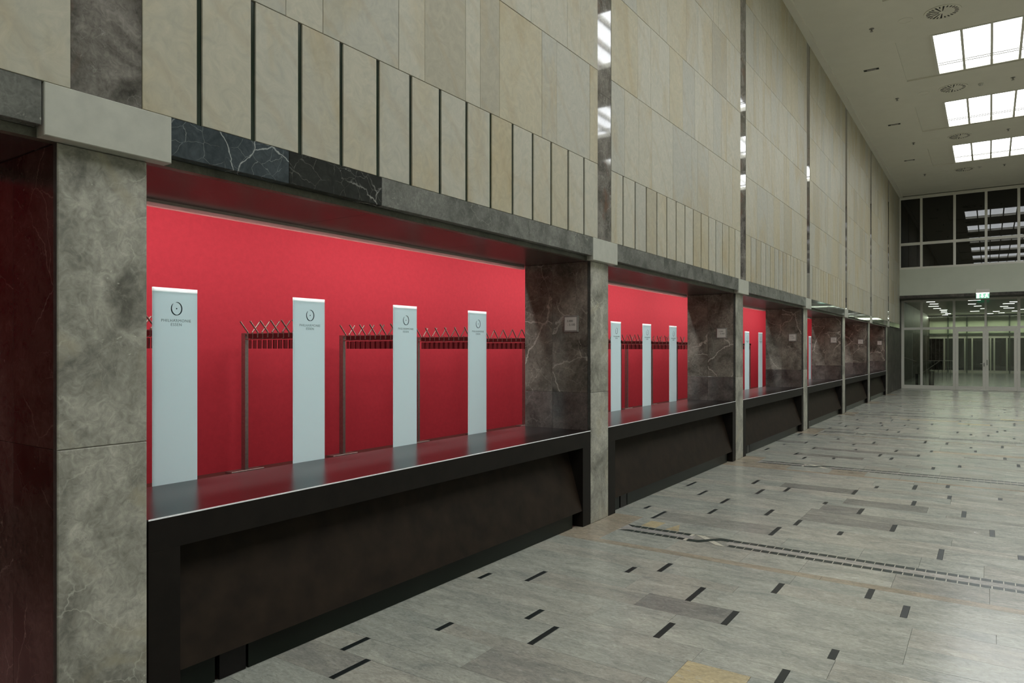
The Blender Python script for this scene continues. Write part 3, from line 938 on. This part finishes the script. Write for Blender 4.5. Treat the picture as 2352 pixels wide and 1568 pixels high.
# ================================================================== NUMBER SIGNS ON THE PILLARS
nums = [('3.000', '- 3.100'), ('3.200', '- 3.400'), ('3.500', '- 3.600'), ('3.700', '- 3.800'), ('3.900', '- 4.000'), ('4.100', '- 4.200')]
for i in range(1, 7):
    y0 = PY0 + BAY * i + 0.004 - 0.012
    lab = ['', 'square number sign on the second pillar, largest of the row of signs', 'square number sign on the third pillar from the left',
           'square number sign on the fourth pillar from the left', 'square number sign on the fifth pillar from the left',
           'square number sign on the sixth pillar from the left', 'smallest square number sign, on the last pillar down the hall'][i]
    root = empty('number_sign', (-0.215, y0, 1.90), lab, 'sign', 'number signs on the pillars')
    MB().slab(-0.295, -0.135, y0, y0 + 0.012, 1.822, 1.980, 'y-', 0.006).build('sign_frame', M['signframe'], root)
    MB().box(-0.279, -0.151, y0 - 0.001, y0 + 0.003, 1.838, 1.964).build('sign_face', M['sign'], root)
    for t, xo, z in ((nums[i - 1][0], -0.224, 1.918), (nums[i - 1][1], -0.210, 1.882)):
        me = text_mesh(t, 0.029, M['ink'], 'lettering', 1.05)
        inst('lettering', me, root, (xo + 0.215, -0.0016, z - 1.90)).rotation_euler = (math.radians(90), 0, 0)

# ================================================================== CEILING
ZCE = 7.97
SKY = [(16.45 + BAY * k, 18.80 + BAY * k) for k in range(-4, 3)]
C0, C1 = 1.52, HX - 1.52
cm = MB()
ys = [YB] + [v for a, b in SKY for v in (a - 0.07, b + 0.13)] + [YW1]
for a, b in zip(ys[::2], ys[1::2]):
    if b > a: cm.box(-0.0, HX, a, b, ZCE, 8.4)
for a, b in SKY:
    cm.box(0.0, C0, a - 0.07, b + 0.13, ZCE, 8.4)
    cm.box(C1, HX, a - 0.07, b + 0.13, ZCE, 8.4)
ceiling = struct(cm.build('ceiling', M['ceil']))
PX0, PITCH, PWD, NPN = 2.185, 0.5025, 0.4625, 11
PX1 = PX0 + PITCH * (NPN - 1) + PWD
for a, b in SKY:
    mb = MB()
    z = ZCE + 0.035
    mb.box(C0, PX0 - 0.05, a - 0.07, b + 0.13, z, 8.4)
    mb.box(PX1 + 0.05, C1, a - 0.07, b + 0.13, z, 8.4)
    mb.box(PX0 - 0.05, PX1 + 0.05, a - 0.07, a - 0.04, z, 8.4)
    mb.box(PX0 - 0.05, PX1 + 0.05, b + 0.04, b + 0.13, z, 8.4)
    mb.build('coffer_panel', M['ceil'], ceiling)
pane_me = MB().box(0, PWD, 0, 2.35, 0.0, 0.01).mesh('glass_pane'); pane_me.materials.append(M['pane'])
wire_me = MB().tube((0, 0, 0), (PWD, 0, 0), 0.014, 5).mesh('cable'); wire_me.materials.append(M['signframe'])
SL = {0: 'large rooflight nearest the camera at the upper right, widest of those in the ceiling',
      1: 'middle rooflight of the three seen in the ceiling',
      2: 'farthest and narrowest of the three rooflights in the ceiling'}
for k, (a, b) in enumerate(SKY):
    kk = k - 4
    lab = SL.get(kk, 'rooflight overhead beyond the top of the picture, mirrored in the polished pilasters')
    if kk >= 0:
        root = empty('rooflight', (PX0, a, ZCE), lab, 'rooflight', 'rooflights in the ceiling')
    else:
        root = struct(empty('window_%d' % (k + 4), (PX0, a, ZCE)))
    fr = MB()
    fr.box(PX0 - 0.05, PX0, a - 0.04, b + 0.04, ZCE + 0.0, 8.14)
    fr.box(PX1, PX1 + 0.05, a - 0.04, b + 0.04, ZCE + 0.0, 8.14)
    fr.box(PX0, PX1, a - 0.04, a, ZCE, 8.14)
    fr.box(PX0, PX1, b, b + 0.04, ZCE, 8.14)
    fr.build('frame', M['skyframe'], root)
    for j in range(NPN):
        x = PX0 + PITCH * j
        inst('glass_pane', pane_me, root, (x - PX0, 0, 0.11))
        if kk >= 0:
            for yy in (0.16, 1.86, 1.98):
                inst('cable', wire_me, root, (x - PX0, yy, 0.07))
        if j:
            MB().box(x - 0.044, x + 0.004, a, b, ZCE + 0.0, 8.14).build('mullion', M['skyframe'], root)

# round swirl vents
vane_me = MB()
vane_me.v = [(0.060, -0.006, 0.0), (0.262, -0.016, 0.0), (0.262, 0.016, 0.0), (0.060, 0.006, 0.0), (0.060, -0.006, 0.003), (0.262, -0.016, 0.003), (0.262, 0.016, 0.003), (0.060, 0.006, 0.003)]
vane_me.f = [(0, 3, 2, 1), (4, 5, 6, 7), (0, 1, 5, 4), (1, 2, 6, 5), (2, 3, 7, 6), (3, 0, 4, 7)]
vane_me = vane_me.mesh('slot_opening'); vane_me.materials.append(M['ventdark'])
vshort = MB()
vshort.v = [(0.200, -0.009, 0.0), (0.262, -0.012, 0.0), (0.262, 0.012, 0.0), (0.200, 0.009, 0.0), (0.200, -0.009, 0.003), (0.262, -0.012, 0.003), (0.262, 0.012, 0.003), (0.200, 0.009, 0.003)]
vshort.f = list(MB().box(0, 1, 0, 1, 0, 1).f)
vshort = vshort.mesh('slot_opening'); vshort.materials.append(M['ventdark'])
def disc(r, z0, z1, seg=40, r_in=0.0):
    mb = MB()
    if r_in:
        n = seg
        for (rr, z) in ((r_in, z0), (r, z0), (r, z1), (r_in, z1)):
            for i in range(n):
                t = 2 * math.pi * i / n
                mb.v.append((rr * math.cos(t), rr * math.sin(t), z))
        for q in range(4):
            for i in range(n):
                j = (i + 1) % n; q2 = (q + 1) % 4
                mb.f.append((q * n + i, q * n + j, q2 * n + j, q2 * n + i))
    else:
        mb.prism([(r * math.cos(2 * math.pi * i / seg), r * math.sin(2 * math.pi * i / seg)) for i in range(seg)], z0, z1)
    return mb
def addm(name, mb, mat, root, loc=(0, 0, 0)):
    me = mb.mesh(name); me.materials.append(mat)
    return inst(name, me, root, loc)
v0 = empty('round_air_vent', (2.40, 15.37, ZCE), None, 'air vent', 'round air vents in the ceiling')
addm('rim', disc(0.305, -0.014, 0.0, 48, 0.272), M['ceil'], v0)
addm('face_plate', disc(0.272, -0.010, 0.0, 48), M['ceil'], v0)
addm('hub', disc(0.055, -0.013, -0.010, 20), M['ceil'], v0)
for k in range(24):
    t = 2 * math.pi * k / 24 + 0.13
    me = vane_me if k % 2 == 0 else vshort
    # slots on the far right side stay closed, only their tips show
    if me is vane_me and math.cos(t) > 0.25: me = vshort
    o = inst('slot_opening', me, v0, (0, 0, -0.0125)); o.rotation_euler = (0, 0, t)
index_kids(v0)
def rep(root, labels, xy):
    for k, ((x, y_), lab) in enumerate(zip(xy, labels)):
        o = root if k == 0 else copy_tree(root)
        o.location = (x, y_, ZCE)
        o['label'] = lab
rep(v0, ['round swirl air vent nearest the camera, above the largest rooflight',
         'round air vent between the first and second rooflights',
         'round air vent between the second and third rooflights',
         'farthest round air vent, beyond the third rooflight'], [(2.40, 15.37 + BAY * k) for k in range(4)])
s0 = empty('ceiling_speaker', (1.79, 15.38, ZCE), None, 'speaker', 'flat round ceiling speakers')
addm('rim', disc(0.13, -0.006, 0.0, 32, 0.105), M['ceil'], s0)
addm('grille', disc(0.105, -0.003, 0.0, 32), M['ceil'], s0)
index_kids(s0)
rep(s0, ['flat round ceiling speaker left of the nearest air vent', 'flat round ceiling speaker left of the second air vent',
         'flat round ceiling speaker left of the third air vent', 'flat round ceiling speaker left of the farthest air vent'], [(1.79, 15.38 + BAY * k) for k in range(4)])
n0 = empty('sprinkler', (1.21, 15.4, ZCE), None, 'sprinkler', 'sprinkler heads in the ceiling')
addm('rose', disc(0.045, -0.008, 0.0, 20), M['signframe'], n0)
addm('body', MB().tube((0, 0, -0.008), (0, 0, -0.055), 0.014, 8), M['signframe'], n0)
addm('deflector', disc(0.028, -0.060, -0.054, 12), M['signframe'], n0)
index_kids(n0)
sp = [((1.21, 15.40), 'sprinkler head left of the nearest air vent'), ((1.21, 20.03), 'sprinkler head left of the second air vent'),
      ((1.21, 24.61), 'sprinkler head left of the third air vent'), ((1.205, 29.24), 'sprinkler head left of the farthest air vent'),
      ((3.58, 20.00), 'sprinkler head under the largest rooflight near the right edge'), ((3.577, 24.59), 'sprinkler head under the middle rooflight'),
      ((3.553, 29.19), 'sprinkler head under the farthest rooflight')]
rep(n0, [a[1] for a in sp], [a[0] for a in sp])
e0 = empty('rectangular_downlight', (0.925, 17.65, ZCE), None, 'downlight', 'unlit rectangular downlights in the ceiling')
addm('frame', MB().box(-0.155, 0.155, -0.055, -0.045, -0.004, 0).box(-0.155, 0.155, 0.045, 0.055, -0.004, 0).box(-0.155, -0.145, -0.045, 0.045, -0.004, 0).box(0.145, 0.155, -0.045, 0.045, -0.004, 0), M['greenframe'], e0)
addm('dark_opening', MB().box(-0.145, 0.145, -0.045, 0.045, -0.002, 0), M['ventdark'], e0)
addm('reflector', MB().box(-0.09, 0.10, -0.03, 0.035, -0.0035, -0.0015), M['steel'], e0)
index_kids(e0)
rep(e0, ['unlit rectangular downlight nearest the camera, close to the stone wall', 'second unlit rectangular downlight along the stone wall',
         'third unlit rectangular downlight along the stone wall, small in the distance'], [(0.925, 17.65), (0.921, 22.31), (0.926, 26.80)])
d0 = empty('smoke_detector', (2.96, 20.03, ZCE), None, 'detector', 'smoke detectors in the ceiling')
addm('base', disc(0.055, -0.02, 0.0, 24), M['sign'], d0)
addm('sensor_dome', disc(0.035, -0.055, -0.02, 20), M['sign'], d0)
index_kids(d0)
rep(d0, ['small white smoke detector between the first and second rooflights', 'small white smoke detector beyond the farthest rooflight'], [(2.96, 20.03), (2.85, 29.1)])

# ================================================================== END WALL WITH WINDOWS AND DOORS
ew = MB()
ew.box(0.0, HX, YW1, YW1 + 1.35, 3.88, 4.985)         # painted wall band between doors and windows
ew.box(0.0, HX, YW1 + 0.25, YW1 + 1.35, 4.985, 8.1)
ew.box(0.0, HX, YE + 0.12, YE + 0.3, 3.75, 8.1)
wall_end = struct(ew.build('wall_end', M['wallpaint']))
x = 0.0
for nx in (0.9, 2.3, 3.7, 5.1, 6.5, 7.9, HX):
    MB().slab(x + 0.001, nx - 0.001, YW1 - 0.004, YW1 + 1.2, 3.76, 3.879, 'y-', 0.002).build('lintel_stone', M['darkwall'], wall_end, loc=((x + nx) / 2, YW1, 3.8))
    x = nx
# upper windows
WIN0, WIN1 = 4.985, 7.895
win = empty('window_1', (0, YW1, WIN0)); struct(win)
def wbox(name, mat, x0, x1, y0, y1, z0, z1, root):
    return MB().box(x0, x1, y0, y1, z0, z1).build(name, mat, root)
mull = [0.06, 0.838, 1.985, 3.025, 4.06, 5.2, 6.3, 7.4, 8.5, HX - 0.06]
wbox('frame_rail', M['frame'], 0.06, HX, YW1 + 0.0, YW1 + 0.08, WIN1 - 0.07, WIN1 + 0.05, win)
wbox('frame_rail', M['frame'], 0.06, HX, YW1 - 0.01, YW1 + 0.08, WIN0 - 0.03, WIN0 + 0.05, win)
wbox('frame_rail', M['frame'], 0.06, HX, YW1 + 0.0, YW1 + 0.08, 5.93, 6.04, win)
for m_ in mull:
    wbox('mullion', M['frame'], m_ - 0.045, m_ + 0.045, YW1 - 0.012, YW1 + 0.09, WIN0, WIN1, win)
for a, b in zip(mull, mull[1:]):
    for z0, z1 in ((WIN0 + 0.05, 5.93), (6.04, WIN1 - 0.07)):
        wbox('window_pane', M['nightglass'], a + 0.045, b - 0.045, YW1 + 0.04, YW1 + 0.05, z0, z1, win)

# lower glazing at YE
lg = empty('window_2', (0, YE, 0)); struct(lg)
F = M['frame']
ZT = 3.74
def fb(name, x0, x1, z0, z1, root, mat=F, d0=-0.04, d1=0.04):
    return MB().box(x0, x1, YE + d0, YE + d1, z0, z1).build(name, mat, root)
posts = [(0.0, 0.105), (0.705, 0.795), (1.875, 1.965), (4.05, 4.15), (6.05, 6.15), (8.1, 8.2), (HX - 0.1, HX)]
for a, b in posts: fb('frame_post', a, b, 0.0, ZT, lg)
for (a, b), (c, d) in zip(posts, posts[1:]):
    fb('frame_rail', b, c, 2.50, 2.60, lg)
    fb('frame_rail', b, c, ZT - 0.06, ZT + 0.03, lg)
    if (b, c) != (1.965, 4.05):
        fb('frame_rail', b, c, 0.0, 0.15, lg)
        fb('window_pane', b, c, 0.15, 2.50, lg, M['clear'], -0.005, 0.005)
        fb('window_pane', b, c, 2.60, ZT - 0.06, lg, M['clear'], -0.005, 0.005)
# above the doors: two panes with a post between
fb('frame_post', 2.965, 3.045, 2.60, ZT - 0.06, lg)
fb('window_pane', 1.965, 2.965, 2.60, ZT - 0.06, lg, M['clear'], -0.005, 0.005)
fb('window_pane', 3.045, 4.05, 2.60, ZT - 0.06, lg, M['clear'], -0.005, 0.005)
# double door
for n_, (a, b, hx) in enumerate(((1.972, 3.003, 2.955), (3.007, 4.043, 3.055))):
    dr = empty('door_%d' % (n_ + 1), ((a + b) / 2, YE, 0)); struct(dr)
    d0_, d1_ = -0.05, 0.02
    fb('door_stile', a, a + 0.10, 0.012, 2.495, dr, F, d0_, d1_)
    fb('door_stile', b - 0.10, b, 0.012, 2.495, dr, F, d0_, d1_)
    fb('door_rail', a + 0.10, b - 0.10, 0.012, 0.16, dr, F, d0_, d1_)
    fb('door_rail', a + 0.10, b - 0.10, 2.40, 2.495, dr, F, d0_, d1_)
    fb('door_glass', a + 0.10, b - 0.10, 0.16, 2.40, dr, M['clear'], -0.015, -0.005)
    if n_ == 0:
        MB().tube((hx, YE - 0.05, 1.08), (hx, YE - 0.10, 1.08), 0.012).tube((hx, YE - 0.10, 1.08), (hx - 0.13, YE - 0.10, 1.08), 0.011).build('door_handle', M['signframe'], dr)
        fb('lock_plate', hx - 0.02, hx + 0.02, 0.97, 1.12, dr, M['signframe'], -0.056, -0.05)
    else:
        fb('door_handle', hx - 0.012, hx + 0.012, 1.02, 1.24, dr, M['greenframe'], -0.075, -0.05)

# lit emergency exit sign hanging from the lintel
ex = empty('exit_sign', (2.98, YW1 - 0.05, 3.86), 'lit green exit sign with arrow and running figure above the double door', 'exit sign')
MB().slab(2.69, 3.14, YW1 - 0.10, YW1 - 0.02, 3.875, 4.02, 'y-', 0.01).build('housing', M['frame'], ex)
MB().box(2.70, 3.13, YW1 - 0.085, YW1 - 0.065, 3.845, 3.875).build('lamp_strip', M['signglow'], ex)
MB().box(2.70, 3.13, YW1 - 0.080, YW1 - 0.070, 3.655, 3.845).build('green_plate', M['signgreen'], ex)
for s_ in (-1,):
    yy = YW1 - 0.0815
    MB().box(2.72, 2.80, yy, yy + 0.001, 3.67, 3.84).build('white_door_mark', M['signglow'], ex)
    mb = MB()
    mb.v = [(2.875, yy, 3.83), (2.925, yy, 3.83), (2.925, yy, 3.74), (2.955, yy, 3.74), (2.90, yy, 3.68), (2.845, yy, 3.74), (2.875, yy, 3.74)]
    mb.f = [(0, 1, 2, 3, 4, 5, 6)]
    mb.build('white_arrow', M['signglow'], ex)
    mb = MB()
    def seg(p, q, wd):
        n = len(mb.v)
        dx, dz = q[0] - p[0], q[1] - p[1]
        l = math.hypot(dx, dz); nx, nz = -dz / l * wd / 2, dx / l * wd / 2
        mb.v += [(p[0] + nx, yy, p[1] + nz), (p[0] - nx, yy, p[1] - nz), (q[0] - nx, yy, q[1] - nz), (q[0] + nx, yy, q[1] + nz)]
        mb.f.append((n, n + 1, n + 2, n + 3))
    seg((3.045, 3.805), (3.035, 3.74), 0.035); seg((3.035, 3.79), (2.99, 3.765), 0.014); seg((3.045, 3.79), (3.085, 3.765), 0.014)
    seg((3.035, 3.745), (3.00, 3.70), 0.018); seg((3.00, 3.70), (2.985, 3.675), 0.016); seg((3.04, 3.745), (3.075, 3.715), 0.018); seg((3.075, 3.715), (3.10, 3.69), 0.016)
    n = len(mb.v)
    for k in range(10):
        mb.v.append((3.05 + 0.014 * math.cos(k * 0.628), yy, 3.825 + 0.014 * math.sin(k * 0.628)))
    mb.f.append(tuple(range(n, n + 10)))
    mb.build('running_figure', M['signglow'], ex)

# ================================================================== FOYER BEHIND THE GLASS
FY = 60.0
struct(MB().box(-3.0, HX + 2, YE, FY + 1, -0.2, -0.004).build('floor_foyer', M['foyerfloor']))
struct(MB().box(-3.0, HX + 2, YE + 0.3, FY + 1, 4.16, 4.4).build('ceiling_foyer', M['ceil']))
struct(MB().box(-0.75, -0.45, YE + 0.2, 40.5, 0.0, 4.16).build('wall_foyer_left', M['pillar']))
struct(MB().box(-0.75, -0.55, 40.5, FY, 0.0, 4.16).build('wall_foyer_far_left', M['darkwall']))
struct(MB().box(HX, HX + 0.2, YE + 0.2, FY, 0.0, 4.16).build('wall_foyer_right', M['wallpaint']))
# far glazing
fg = empty('window_3', (0, FY, 0)); struct(fg)
def gb(name, x0, x1, z0, z1, mat, d0=-0.05, d1=0.05):
    return MB().box(x0, x1, FY + d0, FY + d1, z0, z1).build(name, mat, fg)
gx = [-0.55, 0.65, 1.80, 2.98, 4.30, 5.5, 6.7, 7.9, 9.1, HX]
for xx in gx: gb('green_post', xx - 0.04, xx + 0.04, 0, 4.16, M['greenframe'], -0.09, 0.05)
gb('green_transom', -0.55, HX, 2.72, 2.84, M['greenframe'], -0.08, 0.05)
gb('green_transom', -0.55, HX, 4.05, 4.16, M['greenframe'], -0.08, 0.05)
for a, b in zip(gx, gx[1:]):
    gb('pale_blind', a + 0.04, b - 0.04, 2.84, 4.05, M['foyerwhite'], 0.0, 0.02)
    gb('pale_board', a + 0.04, b - 0.04, 2.47, 2.72, M['frame'], -0.02, 0.02)
    gb('dark_pane', a + 0.04, b - 0.04, 0.10, 2.47, M['nightglass'], 0.0, 0.02)
    gb('bottom_rail', a + 0.04, b - 0.04, 0.0, 0.18, M['frame'], -0.04, 0.02)
for xx in (0.42, 1.68, 2.12, 3.2, 3.42, 4.15):
    gb('pale_door_stile', xx - 0.05, xx + 0.05, 0.18, 2.47, M['frame'], -0.04, 0.02)
# linear ceiling lamps of the foyer
lamps = [(0.448, 41.965, 0.821), (0.473, 43.992, 0.864), (0.271, 46.336, 0.761), (0.365, 48.855, 0.744), (0.589, 50.935, 0.983), (0.578, 52.531, 0.887), (0.486, 54.425, 0.838), (0.642, 56.228, 0.971), (0.375, 58.281, 0.717),
         (2.254, 41.782, 2.777), (2.184, 45.157, 2.53), (2.413, 47.423, 2.763), (2.691, 50.542, 2.897), (2.118, 53.698, 2.603), (3.416, 41.52, 3.785), (3.994, 44.303, 4.338), (3.733, 45.878, 4.239), (3.643, 48.725, 4.008), (3.826, 50.7, 4.344), (4.318, 54.842, 4.647), (3.324, 54.637, 3.678), (3.64, 57.084, 3.972), (3.026, 57.717, 3.354), (4.709, 52.865, 5.2)]
for j, (a, yy, b) in enumerate(lamps):
    side = 'left pane' if a < 1.5 else ('left door' if a < 3.2 else 'right door')
    near = 'nearest' if j in (0, 9, 14) else None
    rank = sorted([q for q in range(len(lamps)) if (lamps[q][0] < 1.5) == (a < 1.5) and (lamps[q][0] < 3.2) == (a < 3.2)], key=lambda q: lamps[q][1]).index(j)
    OR = ['topmost', 'second from the top', 'third from the top', 'fourth from the top', 'fifth from the top', 'sixth from the top', 'seventh from the top', 'eighth from the top', 'lowest', 'lowest']
    lab = OR[rank] + ' of the thin lit ceiling lamps seen above the ' + side
    o = empty('linear_ceiling_lamp', ((a + b) / 2, yy, 4.1), lab, 'ceiling lamp', 'thin ceiling lamps above the ' + side)
    MB().box(a - 0.02, b + 0.02, yy - 0.05, yy + 0.05, 4.12, 4.16).build('housing', M['frame'], o)
    MB().box(a, b, yy - 0.035, yy + 0.035, 4.105, 4.12).build('tube', M['lampglow'], o)
# stair handrail in the foyer left
hr = empty('handrail', (0.2, 37.0, 0), 'grey metal handrail sloping down behind the leftmost door-side pane', 'handrail')
MB().tube((-0.30, 36.6, 1.36), (0.33, 37.4, 1.10), 0.025).build('rail', M['steel'], hr)
MB().tube((0.33, 37.4, 0), (0.33, 37.4, 1.10), 0.022).build('post', M['steel'], hr)
MB().tube((-0.30, 36.6, 0), (-0.30, 36.6, 1.36), 0.022).build('post', M['steel'], hr)
bl = empty('bollard', (0.50, 36.5, 0), 'short pair of pale upright bars standing low behind the leftmost pane', 'stand')
MB().box(0.48, 0.53, 36.5, 36.56, 0, 0.55).build('pale_bar', M['sign'], bl)
MB().box(0.58, 0.62, 36.5, 36.56, 0, 0.55).build('pale_bar', M['sign'], bl)
MB().box(0.36, 0.66, 36.57, 36.7, 0, 0.56).build('dark_back', M['ventdark'], bl)
sr = empty('stair_railing', (0.3, 44, 0), 'metal stair railing with upright bars in the foyer, beyond the wide left pane', 'railing')
MB().tube((-0.1, 47, 1.02), (1.4, 47.2, 1.02), 0.02).build('top_rail', M['steel'], sr)
MB().tube((-0.1, 45.5, 0.25), (0.75, 47, 0.98), 0.02).build('sloping_rail', M['steel'], sr)
for j in range(7):
    MB().tube((0.1 + j * 0.2, 47.1, 0.0), (0.1 + j * 0.2, 47.1, 1.0), 0.013).build('baluster', M['steel'], sr)
bn = empty('steel_bin', (0.9, 38, 0), 'small steel bin on the foyer floor behind the second pane', 'bin')
addm('body', MB().tube((0, 0, 0.02), (0, 0, 0.62), 0.11, 20), M['steel'], bn)
addm('rim', disc(0.115, 0.62, 0.645, 24, 0.09), M['signframe'], bn)
addm('base', disc(0.10, 0.0, 0.02, 20), M['ventdark'], bn)

# ================================================================== REST OF THE HALL (not in view, closes the room)
struct(MB().box(HX, HX + 0.3, YB, YE, 0, 8.1).build('wall_right', M['wallpaint']))
struct(MB().box(-0.75, HX, YB - 0.3, YB, 0, 8.1).build('wall_behind', M['wallpaint']))
struct(MB().box(-0.75, 0.0, YB, YW0, 0, 8.1).build('wall_left_near', M['wallpaint']))
struct(MB().box(-0.75, HX + 0.3, YB - 0.3, YE + 0.3, 8.4, 8.5).build('ceiling_roof_deck', M['ceil']))
